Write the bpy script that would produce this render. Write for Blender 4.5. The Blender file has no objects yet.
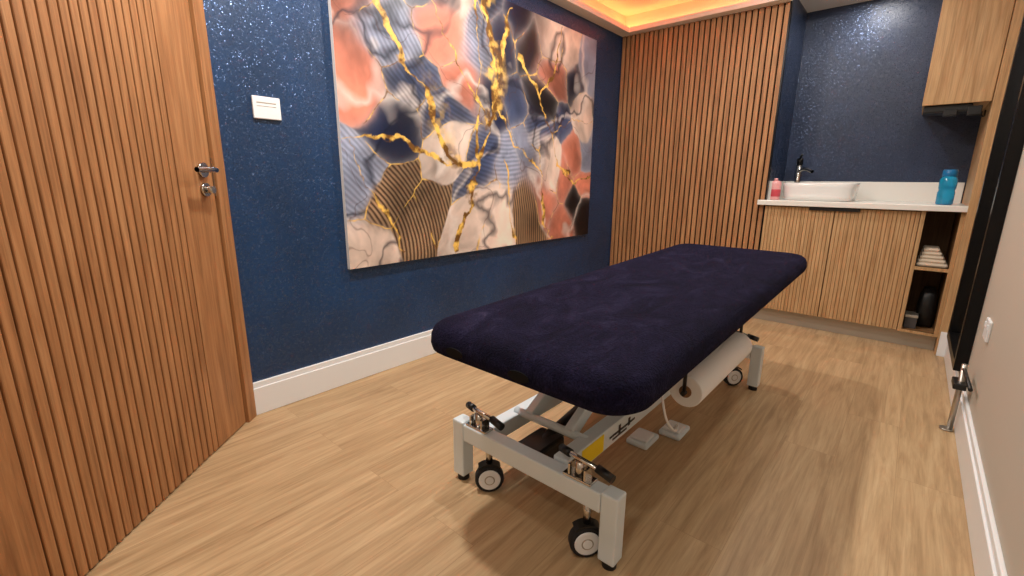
import bpy, bmesh, math, numpy as np
from mathutils import Vector, Matrix
sc=bpy.context.scene
try: sc.view_settings.view_transform='Standard'
except Exception: pass
def L(c): # srgb 0-255 -> linear
    return tuple(((v/255)/12.92 if v/255<=.04045 else ((v/255+.055)/1.055)**2.4) for v in c)
# ---------------- materials
def mat(name,col,rough=.5,metal=0,spec=.5,sheen=0,emit=None,es=0,trans=0,coat=0):
    m=bpy.data.materials.new(name);m.use_nodes=True
    b=m.node_tree.nodes['Principled BSDF']
    b.inputs['Base Color'].default_value=(*L(col),1);b.inputs['Roughness'].default_value=rough
    b.inputs['Metallic'].default_value=metal;b.inputs['Specular IOR Level'].default_value=spec
    b.inputs['Sheen Weight'].default_value=sheen;b.inputs['Transmission Weight'].default_value=trans
    b.inputs['Coat Weight'].default_value=coat
    if emit: b.inputs['Emission Color'].default_value=(*L(emit),1);b.inputs['Emission Strength'].default_value=es
    return m
class NT:
    def __init__(s,m): s.m=m;s.t=m.node_tree;s.b=s.t.nodes['Principled BSDF']
    def n(s,typ,**k):
        nd=s.t.nodes.new(typ)
        for a,v in k.items(): setattr(nd,a,v)
        return nd
    def l(s,a,b): s.t.links.new(a,b)
    def noise(s,vec,scale,detail=4,rough=.55,dist=0):
        nd=s.n('ShaderNodeTexNoise');nd.inputs['Scale'].default_value=scale;nd.inputs['Detail'].default_value=detail
        nd.inputs['Roughness'].default_value=rough;nd.inputs['Distortion'].default_value=dist
        s.l(vec,nd.inputs['Vector']);return nd.outputs['Fac']
    def mapp(s,vec,scale=(1,1,1),loc=(0,0,0),rot=(0,0,0)):
        nd=s.n('ShaderNodeMapping');nd.inputs['Scale'].default_value=scale;nd.inputs['Location'].default_value=loc
        nd.inputs['Rotation'].default_value=rot;s.l(vec,nd.inputs['Vector']);return nd.outputs['Vector']
    def ramp(s,fac,stops):
        nd=s.n('ShaderNodeValToRGB');cr=nd.color_ramp
        while len(cr.elements)<len(stops): cr.elements.new(.5)
        for e,(p,c) in zip(cr.elements,stops): e.position=p;e.color=(*c,1)
        s.l(fac,nd.inputs['Fac']);return nd.outputs['Color']
    def mix(s,a,b,fac,mode='MIX'):
        nd=s.n('ShaderNodeMix',data_type='RGBA',blend_type=mode)
        if isinstance(fac,(int,float)): nd.inputs[0].default_value=fac
        else: s.l(fac,nd.inputs[0])
        for i,v in ((6,a),(7,b)):
            if isinstance(v,tuple): nd.inputs[i].default_value=(*v,1)
            else: s.l(v,nd.inputs[i])
        return nd.outputs[2]
    def bump(s,h,strength=.3,dist=.01):
        nd=s.n('ShaderNodeBump');nd.inputs['Strength'].default_value=strength;nd.inputs['Distance'].default_value=dist
        s.l(h,nd.inputs['Height']);s.l(nd.outputs[0],s.b.inputs['Normal'])
    def obj(s): return s.n('ShaderNodeTexCoord').outputs['Object']
def wood(name,c1,c2,c3,rough=.5,grain=(28,28,1.6),spec=.35):
    m=mat(name,c1,rough,spec=spec);t=NT(m);o=t.obj()
    g=t.noise(t.mapp(o,grain),1.6,6,.62,.6)
    f=t.noise(t.mapp(o,(160,160,5)),1,3,.6)
    col=t.ramp(g,[(.28,L(c3)),(.5,L(c1)),(.72,L(c2))])
    fc=t.ramp(f,[(.35,(.62,.62,.62)),(.55,(1,1,1))])
    t.l(t.mix(col,fc,.55,'MULTIPLY'),t.b.inputs['Base Color'])
    t.bump(f,.15,.002);return m
M={}
M['slat']=wood('oak_slat',(172,124,84),(190,144,100),(138,96,62))
M['door']=wood('oak_door',(166,116,74),(184,134,90),(138,92,56))
M['doorshade']=wood('oak_door_groove_shade',(92,58,34),(105,68,42),(76,46,26))  # darker copy of the door oak, shade in the grooves put into the colour
M['oak']=wood('oak_cabinet',(190,152,108),(204,168,124),(166,126,84))
M['oakshade']=wood('oak_cabinet_groove_shade',(136,98,62),(150,110,72),(116,84,52))  # cabinet oak darkened to paint the shade between the flutes
M['inner']=wood('oak_inner',(140,102,66),(155,114,78),(112,80,52))
M['felt']=mat('black_felt',(28,20,14),.95,spec=.1)
M['white']=mat('white_gloss_paint',(232,234,236),.35)
M['metalwhite']=mat('white_powder_coat',(218,230,236),.3)
M['chrome']=mat('chrome',(200,196,190),.18,1)
M['brushed']=mat('brushed_steel',(190,184,176),.35,1)
M['black']=mat('black_plastic',(16,16,18),.4)
M['blackmetal']=mat('black_metal',(18,18,20),.3,.6)
M['rubber']=mat('rubber',(20,20,26),.7)
M['ceramic']=mat('ceramic',(228,228,226),.15,coat=.5)
M['counter']=mat('quartz_counter',(230,228,222),.25)
M['paper']=mat('paper_roll',(236,236,236),.9)
M['yellow']=mat('sticker_yellow',(245,212,20),.5)
M['kick']=mat('kick_plate',(176,168,156),.35,.5)
M['towel']=mat('folded_towel',(205,190,170),.95)
M['carton']=mat('carton_grey',(70,66,66),.7)
M['ceil']=mat('ceiling_paint',(238,228,216),.8)
M['alcoveceil']=mat('alcove_ceiling',(214,212,208),.8)
M['led']=mat('led_strip',(255,160,100),.5,emit=(255,120,64),es=25)
M['mirror']=mat('mirror_glass',(225,225,225),.03,1)
M['pinkbottle']=mat('pink_bottle',(226,160,160),.3)
M['redlabel']=mat('red_label',(190,66,78),.4)
M['bluebottle']=mat('blue_bottle',(40,180,230),.12,trans=.6)
M['bluecap']=mat('blue_cap',(15,110,165),.3)
# glitter wallpaper: smooth base with randomly tilted metallic flecks
def bluewall(name,c,rough):
    m=mat(name,c,rough,spec=.5);t=NT(m);o=t.obj()
    n1=t.noise(o,3,4);n2=t.noise(o,300,3,.7)
    vo=t.n('ShaderNodeTexVoronoi');vo.inputs['Scale'].default_value=270;t.l(o,vo.inputs['Vector'])
    sp=t.n('ShaderNodeSeparateColor');t.l(vo.outputs['Color'],sp.inputs[0])
    fl=t.ramp(sp.outputs[0],[(.82,(0,0,0)),(.84,(1,1,1))])
    col=t.ramp(n1,[(.3,L(tuple(int(v*.88) for v in c))),(.7,L(tuple(int(v*1.10) for v in c)))])
    col=t.mix(col,L((120,140,180)),t.mix((0,0,0),fl,.38))
    t.l(col,t.b.inputs['Base Color'])
    t.l(t.mix((0,0,0),fl,.7),t.b.inputs['Metallic'])
    t.l(t.mix((rough,)*3,(.24,)*3,fl),t.b.inputs['Roughness'])
    bp_=t.n('ShaderNodeBump');bp_.inputs['Strength'].default_value=.45;bp_.inputs['Distance'].default_value=.0025;t.l(n2,bp_.inputs['Height'])
    sub=t.n('ShaderNodeVectorMath',operation='SUBTRACT');t.l(vo.outputs['Color'],sub.inputs[0]);sub.inputs[1].default_value=(.5,.5,.5)
    scl=t.n('ShaderNodeVectorMath',operation='MULTIPLY');t.l(sub.outputs[0],scl.inputs[0]);t.l(t.mix((.0,.0,.0),(.6,.6,.6),fl),scl.inputs[1])
    ad=t.n('ShaderNodeVectorMath',operation='ADD');t.l(bp_.outputs[0],ad.inputs[0]);t.l(scl.outputs[0],ad.inputs[1])
    nm=t.n('ShaderNodeVectorMath',operation='NORMALIZE');t.l(ad.outputs[0],nm.inputs[0]);t.l(nm.outputs[0],t.b.inputs['Normal'])
    return m
M['blue']=bluewall('navy_wallpaper',(18,54,94),.34)
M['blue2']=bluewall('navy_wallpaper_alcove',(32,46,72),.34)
m=mat('wall_beige',(192,182,168),.8);t=NT(m);o=t.obj();t.bump(t.noise(o,60,3),.1,.002);M['beige']=m
# floor
m=mat('oak_vinyl_floor',(196,150,102),.46,spec=.3);t=NT(m);o=t.obj()
sep=t.n('ShaderNodeSeparateXYZ');t.l(o,sep.inputs[0]);cmb=t.n('ShaderNodeCombineXYZ')
t.l(sep.outputs[1],cmb.inputs[0]);t.l(sep.outputs[0],cmb.inputs[1])
br=t.n('ShaderNodeTexBrick',offset=.37);t.l(cmb.outputs[0],br.inputs['Vector'])
br.inputs['Scale'].default_value=1;br.inputs['Mortar Size'].default_value=.0008;br.inputs['Mortar Smooth'].default_value=.5
br.inputs['Brick Width'].default_value=1.22;br.inputs['Row Height'].default_value=.18;br.inputs['Bias'].default_value=0
br.inputs['Color1'].default_value=(.2,.2,.2,1);br.inputs['Color2'].default_value=(.8,.8,.8,1);br.inputs['Mortar'].default_value=(0,0,0,1)
off=t.n('ShaderNodeVectorMath',operation='MULTIPLY_ADD');t.l(br.outputs['Color'],off.inputs[0]);off.inputs[1].default_value=(7,13,3);t.l(o,off.inputs[2])
g=t.noise(t.mapp(off.outputs[0],(17,1.2,1)),1.5,7,.66,1.0)
f=t.noise(t.mapp(off.outputs[0],(120,4,1)),1,4,.65)
col=t.ramp(g,[(.25,L((156,126,92))),(.5,L((186,156,118))),(.75,L((204,176,138)))])
tint=t.ramp(br.outputs['Color'],[(.0,(.62,.56,.5)),(.12,(.90,.89,.87)),(.8,(1.0,1.0,1.0))])
c2=t.mix(col,tint,.9,'MULTIPLY')
fc=t.ramp(f,[(.32,(.66,.62,.56)),(.56,(1,1,1))])
t.l(t.mix(c2,fc,.5,'MULTIPLY'),t.b.inputs['Base Color']);t.bump(f,.08,.001);M['floor']=m
# plush cover
m=mat('navy_plush_cover',(20,18,42),.95,spec=.06,sheen=.05);t=NT(m);o=t.obj()
t.b.inputs['Sheen Tint'].default_value=(.3,.3,.6,1);t.b.inputs['Sheen Roughness'].default_value=.5
n1=t.noise(t.mapp(o,(1,.5,1),rot=(0,0,.6)),10,6,.72,1.2);n2=t.noise(o,190,3,.7)
col=t.ramp(n1,[(.34,L((15,13,28))),(.52,L((22,19,40))),(.64,L((34,31,54))),(.8,L((60,56,78)))])
gr=t.ramp(n2,[(.35,(.35,.35,.4)),(.65,(1.45,1.45,1.45))])
t.l(t.mix(col,gr,.85,'MULTIPLY'),t.b.inputs['Base Color']);add=t.n('ShaderNodeMath',operation='MULTIPLY_ADD');t.l(n1,add.inputs[0]);add.inputs[1].default_value=2.0;t.l(n2,add.inputs[2])
t.bump(add.outputs[0],.8,.009);M['plush']=m
M['plushdark']=mat('cover_patch',(4,4,8),.7,spec=.2)
# ---------------- geometry helpers
def link(o,parent=None):
    bpy.context.collection.objects.link(o)
    if parent: o.parent=parent
    return o
def empty(name,loc=(0,0,0),rotz=0):
    e=bpy.data.objects.new(name,None);e.empty_display_size=.1;e.location=loc;e.rotation_euler=(0,0,rotz);link(e);return e
def meshobj(name,vs,fs,m,parent=None,bev=0,smooth=False,seg=2):
    me=bpy.data.meshes.new(name);me.from_pydata([tuple(v) for v in vs],[],fs)
    bm=bmesh.new();bm.from_mesh(me);bmesh.ops.recalc_face_normals(bm,faces=bm.faces);bm.to_mesh(me);bm.free()
    me.materials.append(m)
    if smooth: me.polygons.foreach_set('use_smooth',[True]*len(me.polygons))
    o=bpy.data.objects.new(name,me);link(o,parent)
    if bev:
        b=o.modifiers.new('b','BEVEL');b.width=bev;b.segments=seg;b.limit_method='ANGLE'
    return o
def boxes(name,bl,m,parent=None,bev=0):
    vs=[];fs=[]
    for (x0,x1,y0,y1,z0,z1) in bl:
        k=len(vs);vs+=[(x,y,z) for z in (z0,z1) for y in (y0,y1) for x in (x0,x1)]
        fs+=[tuple(k+i for i in f) for f in ((0,1,3,2),(4,5,7,6),(0,1,5,4),(2,3,7,6),(0,2,6,4),(1,3,7,5))]
    return meshobj(name,vs,fs,m,parent,bev)
def box(name,x0,x1,y0,y1,z0,z1,m,parent=None,bev=0): return boxes(name,[(x0,x1,y0,y1,z0,z1)],m,parent,bev)
def cyl(name,p0,p1,r,m,parent=None,n=24,r2=None,bev=0):
    p0=Vector(p0);p1=Vector(p1);d=(p1-p0).normalized();a=d.orthogonal().normalized();b=d.cross(a);r2=r if r2 is None else r2
    vs=[];
    for p,rr in ((p0,r),(p1,r2)):
        for i in range(n):
            t=2*math.pi*i/n;vs.append(p+a*math.cos(t)*rr+b*math.sin(t)*rr)
    fs=[(i,(i+1)%n,n+(i+1)%n,n+i) for i in range(n)]+[tuple(range(n)),tuple(range(n,2*n))]
    o=meshobj(name,vs,fs,m,parent,bev)
    for p in o.data.polygons:
        if len(p.vertices)==4:p.use_smooth=True
    return o
def beam(name,p0,p1,w,h,m,parent=None,bev=.004):
    p0=Vector(p0);p1=Vector(p1);d=(p1-p0).normalized();s=d.cross(Vector((0,0,1)))
    s=s.normalized() if s.length>.01 else Vector((1,0,0));u=s.cross(d).normalized()
    vs=[p+s*a*w/2+u*b*h/2 for p in (p0,p1) for a,b in ((-1,-1),(1,-1),(1,1),(-1,1))]
    return meshobj(name,vs,[(0,1,2,3),(4,5,6,7),(0,1,5,4),(1,2,6,5),(2,3,7,6),(3,0,4,7)],m,parent,bev)
def lathe(name,c,prof,m,parent=None,n=32,sx=1,sy=1,pw=1):
    vs=[];fs=[]
    for r,z in prof:
        for i in range(n):
            t=2*math.pi*i/n;ct,st=math.cos(t),math.sin(t)
            ct=math.copysign(abs(ct)**pw,ct);st=math.copysign(abs(st)**pw,st)
            vs.append((c[0]+r*ct*sx,c[1]+r*st*sy,c[2]+z))
    for k in range(len(prof)-1):
        for i in range(n): fs.append((k*n+i,k*n+(i+1)%n,(k+1)*n+(i+1)%n,(k+1)*n+i))
    fs.append(tuple(range(n)));fs.append(tuple((len(prof)-1)*n+i for i in range(n)))
    return meshobj(name,vs,fs,m,parent,0,True)
def tube(name,pts,r,m,parent=None):
    cu=bpy.data.curves.new(name,'CURVE');cu.dimensions='3D';cu.bevel_depth=r;cu.bevel_resolution=3
    s=cu.splines.new('BEZIER');s.bezier_points.add(len(pts)-1)
    for b,p in zip(s.bezier_points,pts): b.co=p;b.handle_left_type=b.handle_right_type='AUTO'
    cu.materials.append(m);o=bpy.data.objects.new(name,cu);return link(o,parent)
# ---------------- dimensions
W=2.354; D=3.78; SX=1.235; DA=4.28; H=2.188; HT=2.34; Y0=-1.3
DW=(0,.64); ang=math.atan2(-.737,.676)
# floor / walls
box('floor',-.1,W+.1,Y0-.1,DA+.1,-.1,0,M['floor'])
box('wall_left',-.1,0,.6,D+.1,0,HT+.1,M['blue'])
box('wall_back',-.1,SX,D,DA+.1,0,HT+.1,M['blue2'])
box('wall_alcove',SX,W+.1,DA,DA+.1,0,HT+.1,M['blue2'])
box('wall_right',W,W+.1,Y0-.1,DA,0,HT+.1,M['beige'])
box('wall_rear',.9,W,Y0-.1,Y0,0,HT+.1,M['beige'])
ex=DW[0]+1.5*.676;ey=DW[1]-1.5*.737
box('wall_near',ex-.1,ex,Y0-.1,ey,0,HT+.1,M['beige'])
# ceiling tray
boxes('ceiling',[(-.1,W+.1,Y0-.1,DA+.1,HT,HT+.1)],M['ceil'])
boxes('trim_1',[(0,.10,.0,D,H,H+.02),(.10,SX,D-.10,D,H,H+.02),(0,.012,.0,D,H+.02,HT),(.012,SX,D-.012,D,H+.02,HT),
   (.088,.10,.0,D-.10,H+.02,H+.035),(.088,SX,D-.10,D-.088,H+.02,H+.035)],M['ceil'])
boxes('trim_2',[(SX,W,D+.02,DA,H+.06,HT)],M['alcoveceil'])
cove=empty('cove_led_strip')
boxes('led_run',[(.03,.045,.65,D-.04,H+.022,H+.03),(.05,SX,D-.045,D-.03,H+.022,H+.03)],M['led'],cove)
def skirt(name,bl):boxes(name,bl,M['white'],None,.003)
skirt('baseboard_left',[(0,.018,.65,D,0,.125),(0,.012,.65,D,.125,.15)])
skirt('baseboard_right',[(W-.018,W,Y0,3.68,0,.125),(W-.012,W,Y0,3.68,.125,.15)])
# slatted wall panel
sp=empty('slatted_wall_panel')
box('felt',0,SX,D-.008,D,0.0,H,M['felt'],sp)
bl=[];n=31;p=SX/n
for i in range(n): bl.append((i*p+.006,i*p+p-.005,D-.022,D-.007,.0,H))
boxes('slats',bl,M['slat'],sp,.001)
box('edge_trim',SX-.006,SX+.004,D-.026,D+.01,0,H,M['blackmetal'],sp)
# angled door wall
e=empty('wall_door',(DW[0],DW[1],0),ang)
box('panel',-.02,1.6,-.14,-.03,0,HT+.1,M['beige'],e)
d=empty('door_1',(DW[0],DW[1],0),ang)
boxes('frame',[(0,.062,-.03,.022,0,2.14),(.95,1.02,-.03,.022,0,2.14),(.062,.95,-.03,.022,2.08,2.14)],M['door'],d,.002)
box('leaf',.068,.945,-.03,.0,.006,2.075,M['door'],d,.001)
box('groove_back',.262,.945,.0,.0015,.006,2.075,M['doorshade'],d)
bl=[];x=.262
while x<.93:
    bl.append((x,x+.0250,.001,.010,.006,2.075));x+=.0300
boxes('fluting',bl,M['door'],d,.003)
boxes('stile',[(.068,.258,.0,.010,.006,2.075)],M['door'],d,.001)
hs=.125
cyl('rose',(hs,.010,1.045),(hs,.02,1.045),.026,M['chrome'],d,32)
cyl('spindle',(hs,.02,1.045),(hs,.065,1.045),.009,M['chrome'],d)
tube('lever',[(hs,.062,1.045),(hs+.03,.066,1.047),(hs+.11,.062,1.045)],.009,M['chrome'],d)
cyl('thumb_rose',(hs,.010,.975),(hs,.02,.975),.024,M['chrome'],d,32)
cyl('thumb_turn',(hs,.02,.975),(hs,.045,.975),.013,M['chrome'],d)
box('latch_plate',.06,.066,.0,.013,.95,1.09,M['brushed'],d)
# thermostat
th=empty('thermostat_panel')
box('plate',0,.012,.785,.893,1.252,1.338,M['white'],th,.003)
boxes('lines',[(.012,.0125,.80,.875,1.312,1.316),(.012,.0125,.80,.875,1.300,1.302)],M['kick'],th)
# ---------------- artwork
def vnoise(x,y,seed):
    r=np.random.default_rng(seed);g=r.random((64,64))
    xi=np.floor(x).astype(int);yi=np.floor(y).astype(int);fx=x-xi;fy=y-yi
    fx=fx*fx*(3-2*fx);fy=fy*fy*(3-2*fy)
    G=lambda a,b:g[a%64,b%64]
    return (G(xi,yi)*(1-fx)+G(xi+1,yi)*fx)*(1-fy)+(G(xi,yi+1)*(1-fx)+G(xi+1,yi+1)*fx)*fy
def fbm(x,y,seed,o=5):
    s=0;a=.5
    for i in range(o): s=s+a*vnoise(x*2**i+i*7.3,y*2**i+i*3.1,seed+i);a*=.5
    return s/.97
ay0,ay1,az0,az1=1.144,3.320,.587,2.065
NU,NV=720,486
u,v=np.meshgrid(np.linspace(0,1,NU),np.linspace(0,1,NV));u=u.ravel();v=v.ravel()
X=u*1.48;Yv=v
wx=X+.34*(fbm(X*2.0,Yv*2.0,11,3)-.5)+.07*(fbm(X*6,Yv*6,12)-.5)
wy=Yv+.34*(fbm(X*2.0,Yv*2.0,21,3)-.5)+.07*(fbm(X*6,Yv*6,22)-.5)
PK=(226,146,122);CR=(244,222,208);NV_=(28,42,78);SL=(84,98,134);LG=(168,176,200);BR=(120,88,62);DK=(14,16,28);GD=(196,150,80);TN=(160,128,98)
regs=[(.02,.85,PK),(.04,.60,PK),(.12,.74,LG),(.14,.95,NV_),(.10,.45,NV_),(.19,.58,SL),(.28,.92,CR),(.26,.78,PK),(.31,.60,PK),
(.02,.30,LG),(.10,.20,BR),(.17,.08,BR),(.03,.03,CR),(.25,.32,CR),(.24,.16,BR),(.24,.46,SL),(.38,.80,LG),(.43,.97,SL),(.40,.56,NV_),(.37,.26,SL),(.40,.10,CR),
(.50,.80,NV_),(.54,.60,SL),(.58,.94,NV_),(.50,.28,LG),(.47,.08,CR),(.59,.10,BR),(.60,.40,LG),(.64,.84,DK),(.68,.62,DK),(.66,.48,SL),
(.74,.92,CR),(.76,.76,PK),(.86,.90,CR),(.95,.86,LG),(.80,.56,SL),(.74,.34,CR),(.70,.20,PK),(.78,.08,PK),(.82,.30,PK),(.88,.46,PK),(.92,.66,CR),(.88,.76,NV_),(.98,.5,LG),(.90,.20,DK),(.97,.06,DK),(.97,.30,PK)]
P=np.array([(a*1.48,b) for a,b,c in regs]);Cc=np.array([L(c) for a,b,c in regs])
d2=np.sqrt((wx[:,None]-P[None,:,0])**2+(wy[:,None]-P[None,:,1])**2)
srt=np.sort(d2,axis=1);F1=srt[:,0];F2=srt[:,1];idx=np.argmin(d2,axis=1)
soft=.003+.026*np.clip((fbm(X*3+4,Yv*3,31)-.42)*4,0,1)
wgt=np.exp(-(d2-F1[:,None])/soft[:,None]);wgt/=wgt.sum(1)[:,None];col=wgt@Cc
edge=F2-F1
rimf=np.exp(-edge/.03)[:,None]
mb=fbm(wx*4.2,wy*4.2,33);mb2=fbm(wx*22+mb*3,wy*22,44)
mbs=np.clip((mb-.5)*2.8+.5,0,1)
col=col*(0.40+.78*mbs)[:,None]
col=col*(1-.26*rimf)+np.array(L((240,230,226)))*.26*rimf
def ridge(a,seed,k):
    n=fbm(a[0]*k,a[1]*k,seed,4);return np.abs(n-.5)
r1=ridge((wx,wy),55,2.6);r2=ridge((wx+2,wy),65,3.6);r3=ridge((wx+5,wy+1),75,3.0)
wh=np.clip(1-r1/.035,0,1)[:,None];col=col*(1-wh*.6)+np.array(L((250,238,230)))*wh*.6
dk=np.clip(1-r2/.030,0,1)[:,None];col=col*(1-dk*.75)+np.array(L((16,26,52)))*dk*.75
ln=np.clip(1-r3/.005,0,1)[:,None];col=col*(1-ln*.5)+np.array(L((90,50,40)))*ln*.5
# feathered ribs
brown=wgt[:,10]+wgt[:,11]+wgt[:,14]+wgt[:,26]
wing=wgt[:,2]+wgt[:,9]+wgt[:,5]+wgt[:,24]+wgt[:,17]+wgt[:,30]+wgt[:,16]+wgt[:,15]+wgt[:,19]
phb=np.hypot(X+.10,(Yv-.02)*1.0)*400+14*fbm(X*3,Yv*3,5)
phw=np.hypot(X-.75,(Yv-1.25)*.9)*400+26*fbm(X*2.5,Yv*2.5,6)
rb=.5+.5*np.sin(phb);rw=.5+.5*np.sin(phw)
bw=np.clip(brown,0,1)[:,None]
col=col*(1-bw)+bw*(np.array(L((80,58,46)))*(1-rb[:,None])+np.array(L((190,158,126)))*rb[:,None])*(.50+.7*mbs)[:,None]
col=col*(1-np.clip(wing,0,1)[:,None]*(1-(.68+.38*rw))[:,None])
col=col*(1+.4*(mb2-.5))[:,None]
# gold veins
gx=X+.10*(fbm(X*5,Yv*5,71)-.5)+.05*(fbm(X*18,Yv*18,72)-.5)
gy=Yv+.10*(fbm(X*5,Yv*5,73)-.5)+.05*(fbm(X*18,Yv*18,74)-.5)
def pl(pts):
    best=np.full_like(X,9.)
    for (a,b),(c,d_) in zip(pts[:-1],pts[1:]):
        ax,cx_=a*1.48,c*1.48;dx,dy=cx_-ax,d_-b
        tt_=np.clip(((gx-ax)*dx+(gy-b)*dy)/(dx*dx+dy*dy),0,1)
        best=np.minimum(best,np.hypot(gx-ax-tt_*dx,gy-b-tt_*dy))
    return best
gn=fbm(X*7,Yv*7,77);gw=np.clip((gn-.36)*3.2,.15,1.25)
veins=[([(.085,.95),(.16,.70),(.255,.50),(.335,.37),(.42,.36),(.455,.43),(.49,.62),(.46,.80),(.43,1.0)],.019),
([(.455,.43),(.40,.30),(.33,.03)],.015),([(.47,.60),(.50,.76),(.56,1.0)],.011),([(.575,.80),(.68,.66),(.74,.50),(.79,.36),(.86,.34)],.011),([(.68,.66),(.76,.80),(.80,1.0)],.006),
([(0,.40),(.10,.43),(.20,.40),(.335,.37)],.007),([(.49,.56),(.60,.44),(.70,.30),(.72,.1),(.76,0)],.008),([(.53,.40),(.57,.05)],.009),([(.02,.40),(.05,.28),(.14,.05)],.005),([(.22,1),(.30,.82),(.37,.66),(.455,.50)],.008),([(.79,.36),(.9,.28),(1,.34)],.005),([(.74,.5),(.86,.6),(1,.62)],.004),
([(.40,.95),(.42,.70),(.40,.50),(.43,.36)],.011)]
gm=np.zeros_like(X)
for pts,wd in veins:
    dd=pl(pts);w_=wd*gw;gm=np.maximum(gm,np.clip((w_-dd)/.004+.5,0,1))
dv=np.minimum(pl(veins[0][0]),pl(veins[1][0]))
blob=np.clip((fbm(X*11,Yv*11,91)-.55)*14,0,1)*np.clip(1.2-dv/.065,0,1)*np.clip((u-.2)*6,0,1);gm=np.maximum(gm,blob)
gm=np.maximum(gm,np.clip(1.3-edge/(.0025+.003*gn),0,1)*np.clip((gn-.52)*12,0,1)*.8)
sh=fbm(X*34,Yv*34,95);shs=np.clip((sh-.5)*4+.5,0,1)[:,None]
col=np.clip(col,0,1)**1.12*.86
gcol=np.array(L((112,74,28)))*(1-shs)+np.array(L((250,202,100)))*shs
col=np.clip(col*(1-gm[:,None])+gcol*gm[:,None],0,1)
art=empty('abstract_wall_art')
box('canvas_body',.002,.024,ay0,ay1,az0,az1,M['white'],art)
me=bpy.data.meshes.new('print')
co=np.stack([np.full_like(u,.0255),ay0+u*(ay1-ay0),az0+v*(az1-az0)],1)
ii=np.arange(NU*NV).reshape(NV,NU);q=np.stack([ii[:-1,:-1],ii[:-1,1:],ii[1:,1:],ii[1:,:-1]],-1).reshape(-1,4)
me.from_pydata(co.tolist(),[],q.tolist())
ca=me.color_attributes.new('paint','FLOAT_COLOR','POINT')
ca.data.foreach_set('color',np.concatenate([col,np.ones((len(col),1))],1).astype(np.float32).ravel())
m=mat('art_print',(128,128,128),.35,spec=.4);t=NT(m);an=t.n('ShaderNodeAttribute',attribute_name='paint');t.l(an.outputs['Color'],t.b.inputs['Base Color'])
me.materials.append(m);link(bpy.data.objects.new('print',me),art)
# ---------------- vanity
va=empty('vanity_cabinet')
FY=3.74
boxes('carcass',[(1.245,2.1,3.765,DA-.01,.1,.862),(2.1,2.118,FY,DA-.01,.1,.862),(2.272,2.29,FY,DA-.01,.1,.862),
  (2.118,2.272,FY,DA-.01,.1,.118),(2.118,2.272,FY+.005,DA-.01,.505,.523),(2.118,2.272,DA-.03,DA-.01,.118,.862)],M['inner'],va)
boxes('front_frame',[(2.098,2.118,FY-.002,3.77,.1,.862),(2.272,2.292,FY-.002,3.77,.1,.862),(2.118,2.272,FY-.002,FY+.016,.1,.118),(2.118,2.272,FY-.001,FY+.017,.503,.523)],M['oak'],va)
boxes('door_slabs',[(1.245,1.664,FY+.003,3.765,.105,.855),(1.668,2.096,FY+.003,3.765,.105,.855)],M['oakshade'],va)
bl=[]
for a,b in ((1.245,1.664),(1.668,2.096)):
    n=int((b-a)/.0205);p=(b-a)/n
    for i in range(n): bl.append((a+i*p,a+i*p+p-.0024,FY-.001,FY+.006,.105,.855))
boxes('fluting',bl,M['oak'],va,.0015)
box('handle',1.52,1.80,FY-.018,FY-.003,.838,.86,M['black'],va,.002)
box('kick',1.245,2.29,3.79,3.80,0,.1,M['kick'],va)
box('worktop',1.195,2.30,3.705,DA-.001,.862,.897,M['counter'],va,.003)
boxes('upstand',[(SX+.001,2.285,DA-.02,DA-.001,.897,1.03),(SX+.001,SX+.02,D+.02,DA-.02,.897,1.03)],M['counter'],va,.002)
ep=empty('end_panel')
box('panel',2.292,W-.001,3.70,DA-.001,0,H+.06,M['oak'],ep,.002)
box('skirt',2.30,W-.001,3.682,3.70,0,.15,M['white'],ep,.002)
uc=empty('wall_cupboard')
box('carcass',2.0,2.29,3.76,DA-.001,1.47,2.24,M['oak'],uc,.002)
box('cupboard_door',2.0,2.289,3.74,3.758,1.465,2.24,M['oak'],uc,.002)
rt=empty('wifi_router')
box('body',2.01,2.22,3.77,3.95,1.425,1.467,M['black'],rt,.006)
boxes('plug',[(2.2,2.26,3.76,3.80,1.40,1.45),(2.1,2.16,3.765,3.84,1.405,1.436)],M['black'],rt,.004)
tube('lead',[(2.24,3.82,1.44),(2.27,3.85,1.40),(2.285,3.95,1.44)],.004,M['black'],rt)
# basin
bs=empty('wash_basin')
lathe('bowl',(1.530,3.98,.897),[(.195,0),(.208,.004),(.216,.04),(.221,.09),(.224,.118),(.220,.122),(.214,.118),(.205,.07),(.15,.03),(.02,.02)],M['ceramic'],bs,64,1,.78,.55)
cyl('waste',(1.530,3.98,.918),(1.530,3.98,.923),.022,M['chrome'],bs)
tp=empty('basin_tap')
cyl('body',(1.345,4.18,.897),(1.345,4.18,1.15),.02,M['chrome'],tp)
cyl('base',(1.345,4.18,.897),(1.345,4.18,.905),.028,M['chrome'],tp)
tube('spout',[(1.345,4.175,1.10),(1.39,4.13,1.12),(1.45,4.08,1.10)],.013,M['chrome'],tp)
cyl('cartridge',(1.345,4.18,1.15),(1.345,4.18,1.20),.021,M['blackmetal'],tp)
beam('lever',(1.345,4.18,1.205),(1.37,4.08,1.225),.014,.01,M['black'],tp,.002)
so=empty('soap_dispenser')
lathe('bottle',(1.270,3.84,.898),[(.034,0),(.038,.005),(.038,.115),(.032,.130),(.014,.135)],M['pinkbottle'],so)
lathe('label',(1.270,3.84,.92),[(.0382,0),(.0386,.001),(.0386,.05),(.0382,.051)],M['redlabel'],so)
cyl('pump',(1.270,3.84,1.03),(1.270,3.84,1.05),.012,M['pinkbottle'],so)
wb=empty('water_bottle')
lathe('body',(2.19,3.83,.898),[(.034,0),(.040,.006),(.041,.07),(.037,.085),(.041,.10),(.041,.145),(.033,.165)],M['bluebottle'],wb)
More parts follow.
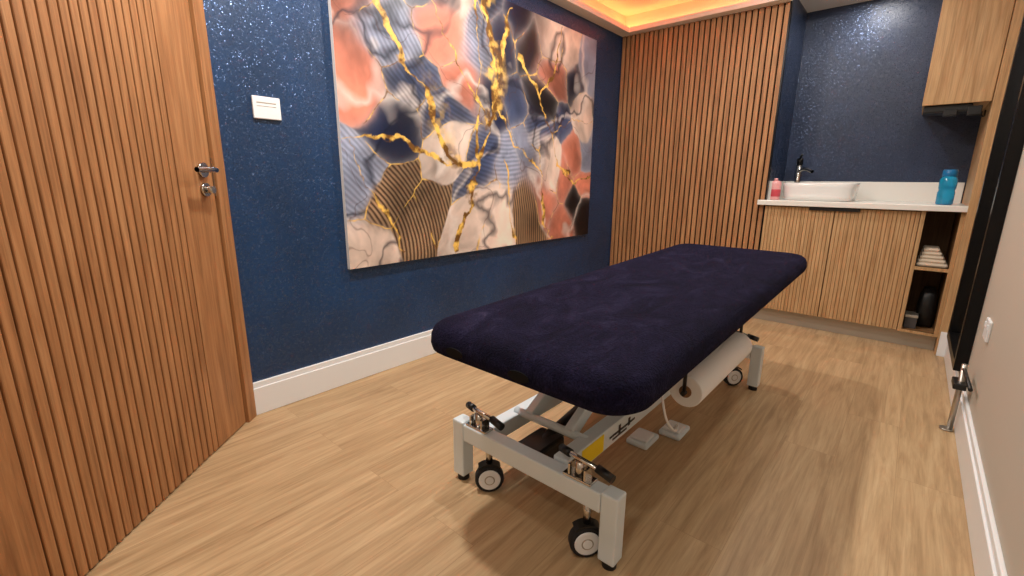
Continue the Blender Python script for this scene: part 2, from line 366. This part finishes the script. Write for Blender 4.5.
lathe('cap',(2.19,3.83,1.063),[(.033,0),(.035,.004),(.035,.034),(.03,.04)],M['bluecap'],wb)
ft=empty('folded_towel')
for i in range(5): box('fold_%d'%i,2.122+.005*i,2.268-.012*i,3.755+.006*i,3.98,.524+i*.022,.548+i*.022,M['towel'],ft,.011)
bg=empty('storage_bag')
lathe('sack',(2.218,3.93,.119),[(.035,0),(.048,.02),(.050,.12),(.044,.2),(.03,.25)],M['black'],bg,20,.95,1.6,.5)
bx=empty('small_carton')
box('body',2.125,2.185,3.78,3.90,.119,.20,M['carton'],bx,.003);box('lid',2.123,2.187,3.778,3.902,.19,.206,M['kick'],bx,.002)
# ---------------- mirror & right wall
mi=empty('wall_mirror')
boxes('frame',[(W-.045,W-.001,2.80,2.84,.19,2.15),(W-.045,W-.001,3.39,3.43,.19,2.15),(W-.045,W-.001,2.84,3.39,.19,.23),(W-.045,W-.001,2.84,3.39,2.11,2.15)],M['blackmetal'],mi,.002)
box('glass',W-.02,W-.004,2.84,3.39,.23,2.11,M['mirror'],mi)
sk=empty('wall_socket')
box('plate',W-.01,W,2.44,2.54,.43,.51,M['white'],sk,.003)
boxes('rockers',[(W-.013,W-.009,2.45,2.465,.475,.495),(W-.013,W-.009,2.515,2.53,.475,.495)],M['white'],sk,.001)
dh=empty('floor_door_holder')
cyl('post',(W-.035,2.55,.0),(W-.035,2.55,.30),.010,M['brushed'],dh)
cyl('base',(W-.045,2.55,.0),(W-.045,2.55,.008),.022,M['brushed'],dh)
box('head',W-.06,W-.019,2.50,2.60,.20,.225,M['black'],dh,.004)
cyl('arm',(W-.035,2.55,.28),(W-.025,2.35,.26),.007,M['black'],dh)
# ---------------- treatment table
tt=empty('treatment_table')
px0,px1,py0,py1,zb=1.050,1.712,.755,2.68,.545
tilt=math.atan(.05/1.95)
def rrect(x0,x1,y0,y1,r,n=10):
    o=[]
    for cx,cy,a0 in ((x1-r,y1-r,0),(x0+r,y1-r,90),(x0+r,y0+r,180),(x1-r,y0+r,270)):
        for i in range(n+1):
            a=math.radians(a0+90*i/n);o.append((cx+r*math.cos(a),cy+r*math.sin(a)))
    return o
prof=[(.05,0),(.018,.001),(.005,.010),(.0,.028),(.002,.050),(.010,.068),(.026,.079),(.05,.084),(.12,.086),(.25,.086)]
vs=[];fs=[];R=None
for ins,z in prof:
    rr=max(.10-ins,.02);ring=rrect(px0+ins,px1-ins,py0+ins,py1-ins,rr);R=len(ring)
    for (x,y) in ring:
        vs.append((x,y,zb+z+(y-py0)*math.tan(tilt)))
for k in range(len(prof)-1):
    for i in range(R): fs.append((k*R+i,k*R+(i+1)%R,(k+1)*R+(i+1)%R,(k+1)*R+i))
fs.append(tuple(range(R)));fs.append(tuple((len(prof)-1)*R+i for i in range(R)))
meshobj('padded_top',vs,fs,M['plush'],tt,0,True)
zt=lambda y:zb+(y-py0)*math.tan(tilt)
def patch(nm,x,z,rx,rz,y):
    n=20;vs=[(x+rx*math.cos(2*math.pi*i/n),y,z+rz*math.sin(2*math.pi*i/n)) for i in range(n)]
    vs+=[(a,b+.01,c) for a,b,c in vs]
    meshobj(nm,vs,[tuple(range(n)),tuple(range(n,2*n))]+[(i,(i+1)%n,n+(i+1)%n,n+i) for i in range(n)],M['plushdark'],tt)
patch('vent_1',1.43,.576,.032,.013,py0-.002);patch('vent_2',1.21,.576,.032,.013,py0-.002)
MW=M['metalwhite']
def rail(nm,x): beam(nm,(x,.90,zt(.90)-.018),(x,2.58,zt(2.58)-.018),.04,.03,MW,tt)
rail('top_rail_1',1.14);rail('top_rail_2',1.58)
for i,y in enumerate((1.0,1.75,2.5)): beam('top_cross_%d'%i,(1.14,y,zt(y)-.02),(1.58,y,zt(y)-.02),.04,.03,MW,tt)
xl,xr=.985,1.61
for k,y in (('near',.965),('far',2.42)):
    box('foot_beam_'+k,xl+.051,xr-.051,y-.024,y+.024,.162,.222,MW,tt,.004)
    for j,x in enumerate((xl,xr-.05)):
        box('leg_%s_%d'%(k,j),x,x+.05,y-.025,y+.025,.022,.228,MW,tt,.005)
        cyl('foot_%s_%d'%(k,j),(x+.025,y,0),(x+.025,y,.024),.02,M['rubber'],tt)
R1,R2_=1.10,1.395
beam('base_rail_1',(R1,.992,.19),(R1,2.395,.19),.05,.058,MW,tt);beam('base_rail_2',(R2_,.992,.195),(R2_,2.395,.195),.05,.072,MW,tt)
for j,x in enumerate((1.165,1.33)):
    beam('lift_arm_a%d'%j,(x,1.14,.22),(x,1.72,zt(1.72)-.04),.03,.05,MW,tt)
    beam('lift_arm_b%d'%j,(x,1.78,.22),(x,2.36,zt(2.36)-.04),.03,.05,MW,tt)
for nm,y,z in (('a',1.14,.22),('b',1.78,.22),('c',1.72,zt(1.72)-.04),('d',2.36,zt(2.36)-.04)):
    cyl('pivot_'+nm,(R1,y,z),(R2_,y,z),.014,MW,tt)
cyl('actuator',(1.25,1.0,.15),(1.25,1.5,.22),.026,M['black'],tt);cyl('actuator_rod',(1.25,1.5,.22),(1.25,1.95,.33),.014,M['chrome'],tt)
box('motor',1.20,1.30,1.02,1.16,.11,.19,M['black'],tt,.01)
xs=R2_+.0255
box('sticker',xs,xs+.001,1.07,1.20,.165,.226,M['yellow'],tt)
boxes('sticker_mark',[(xs,xs+.0008,1.24,1.42,.188,.196),(xs,xs+.0008,1.26,1.36,.174,.181),(xs,xs+.0008,1.30,1.315,.180,.214),(xs,xs+.0008,1.37,1.385,.182,.212)],M['black'],tt)
def castor(nm,x,y,rz=-.75):
    r=.048;c=Vector((x,y,r));ax=Vector((math.cos(rz),math.sin(rz),0))
    cyl(nm+'_tyre',c-ax*.016,c+ax*.016,r,M['rubber'],tt,36,bev=.005)
    cyl(nm+'_hub',c-ax*.019,c+ax*.019,r*.76,M['white'],tt,28,bev=.003)
    cyl(nm+'_ring',c-ax*.0195,c+ax*.0195,r*.36,M['kick'],tt,20)
    cyl(nm+'_cap',c-ax*.021,c+ax*.021,r*.28,M['white'],tt,16)
    p=ax.cross(Vector((0,0,1)))
    vs=[];fs=[];n=12
    for s in (-1,1):
        for rr in (r+.003,r+.009):
            for i in range(n+1):
                a=math.radians(50+80*i/n);vs.append(c+ax*s*.017+p*math.cos(a)*rr+Vector((0,0,1))*math.sin(a)*rr)
    q=n+1
    for i in range(n):
        fs+=[(i,i+1,q+i+1,q+i),(2*q+i,2*q+i+1,3*q+i+1,3*q+i),(q+i,q+i+1,3*q+i+1,3*q+i),(i,i+1,2*q+i+1,2*q+i)]
    fs+=[(0,q,3*q,2*q),(n,q+n,3*q+n,2*q+n)]
    meshobj(nm+'_hood',vs,fs,M['black'],tt)
    cyl(nm+'_stem',(x,y,.100),(x,y,.17),.011,M['chrome'],tt)
castor('castor_1',1.125,.975);castor('castor_2',1.515,.955);castor('castor_3',1.10,2.42);castor('castor_4',1.49,2.40)
def brake(nm,x,y,s):
    cyl(nm+'_post',(x,y,.222),(x,y,.275),.014,M['chrome'],tt)
    box(nm+'_plate',x-.045,x+.045,y-.02,y+.02,.222,.230,M['chrome'],tt,.002)
    boxes(nm+'_cheeks',[(x-.028,x-.022,y-.018,y+.018,.23,.262),(x+.022,x+.028,y-.018,y+.018,.23,.262)],M['chrome'],tt)
    tube(nm+'_lever',[(x-.05*s,y+.02,.268),(x,y,.279),(x+.06*s,y+.005,.268)],.008,M['chrome'],tt)
    cyl(nm+'_knob1',(x+.05*s,y+.006,.270),(x+.10*s,y+.0,.262),.012,M['black'],tt)
    cyl(nm+'_knob2',(x-.045*s,y+.018,.269),(x-.085*s,y+.034,.262),.012,M['black'],tt)
for k,y in (('n',.965),('f',2.42)):
    brake('brake_%s1'%k,1.09,y,1);brake('brake_%s2'%k,1.48,y,1)
# paper roll
pr=empty('paper_roll')
rx,rz_=1.585,.345
cyl('roll',(rx,1.43,rz_),(rx,2.03,rz_),.055,M['paper'],pr,40,bev=.004)
cyl('core',(rx,1.425,rz_),(rx,2.035,rz_),.02,M['inner'],pr)
for i,y in enumerate((1.415,2.045)):
    cyl('rod_%d'%i,(rx,y,rz_),(rx,y,zt(y)-.036),.006,M['black'],pr)
cyl('axle',(rx,1.405,rz_),(rx,2.055,rz_),.008,M['black'],pr)
for i,(x,y) in enumerate(((1.38,1.60),(1.45,1.75))):
    fsw=empty('foot_switch')
    box('base',x-.045,x+.045,y-.06,y+.06,0,.022,MW,fsw,.008)
    box('pedal',x-.036,x+.036,y-.045,y+.03,.022,.034,M['white'],fsw,.006)
cb=empty('control_cable')
tube('cable',[(1.50,1.40,.50),(1.55,1.36,.28),(1.56,1.42,.20),(1.52,1.58,.14),(1.46,1.70,.04)],.004,M['white'],cb)
# ---------------- lights
def downlight(x,y,pw,size=.10,col=(1,.95,.88)):
    dl=empty('ceiling_downlight')
    lathe('ring',(x,y,HT-.008),[(.055,.008),(.055,0),(.042,0),(.04,.006)],M['white'],dl)
    ld=bpy.data.lights.new('lamp','AREA');ld.shape='DISK';ld.size=size;ld.energy=pw;ld.color=col
    lo=bpy.data.objects.new('lamp',ld);lo.location=(x,y,HT-.012);link(lo,dl)
for x,y,pw in ((.70,.80,27),(.70,2.1,20),(1.45,3.1,12),(2.1,2.2,8),(1.5,.1,6),(2.0,-.7,7)):  # last one is an added fill behind the camera, out of view
    downlight(x,y,pw)
dl=empty('ceiling_downlight');ld=bpy.data.lights.new('lamp','AREA');ld.shape='DISK';ld.size=.08;ld.energy=4.5;ld.color=(1,.95,.88)
lo=bpy.data.objects.new('lamp',ld);lo.location=(1.7,4.02,H+.05);link(lo,dl)
lathe('ring',(1.7,4.02,H+.052),[(.055,.008),(.055,0),(.042,0),(.04,.006)],M['white'],dl)
w=bpy.data.worlds.new('w');sc.world=w;w.use_nodes=True;w.node_tree.nodes['Background'].inputs[0].default_value=(.9,.8,.7,1);w.node_tree.nodes['Background'].inputs[1].default_value=.3
# ---------------- camera
f,pi,ya,ro,cx,h=457.6,.231,.713,.009,2.061,1.018
F=Vector((-math.sin(ya)*math.cos(pi),math.cos(ya)*math.cos(pi),-math.sin(pi)))
Rr=Vector((math.cos(ya),math.sin(ya),0));U=Rr.cross(F)
R2=Rr*math.cos(ro)+U*math.sin(ro);U2=-Rr*math.sin(ro)+U*math.cos(ro)
cam=bpy.data.cameras.new('camera');cam.sensor_width=36;cam.lens=f/1024*36;cam.clip_start=.02
co_=bpy.data.objects.new('camera',cam);link(co_)
mt=Matrix((R2,U2,-F)).transposed().to_4x4();mt.translation=Vector((cx,0,h));co_.matrix_world=mt
sc.camera=co_
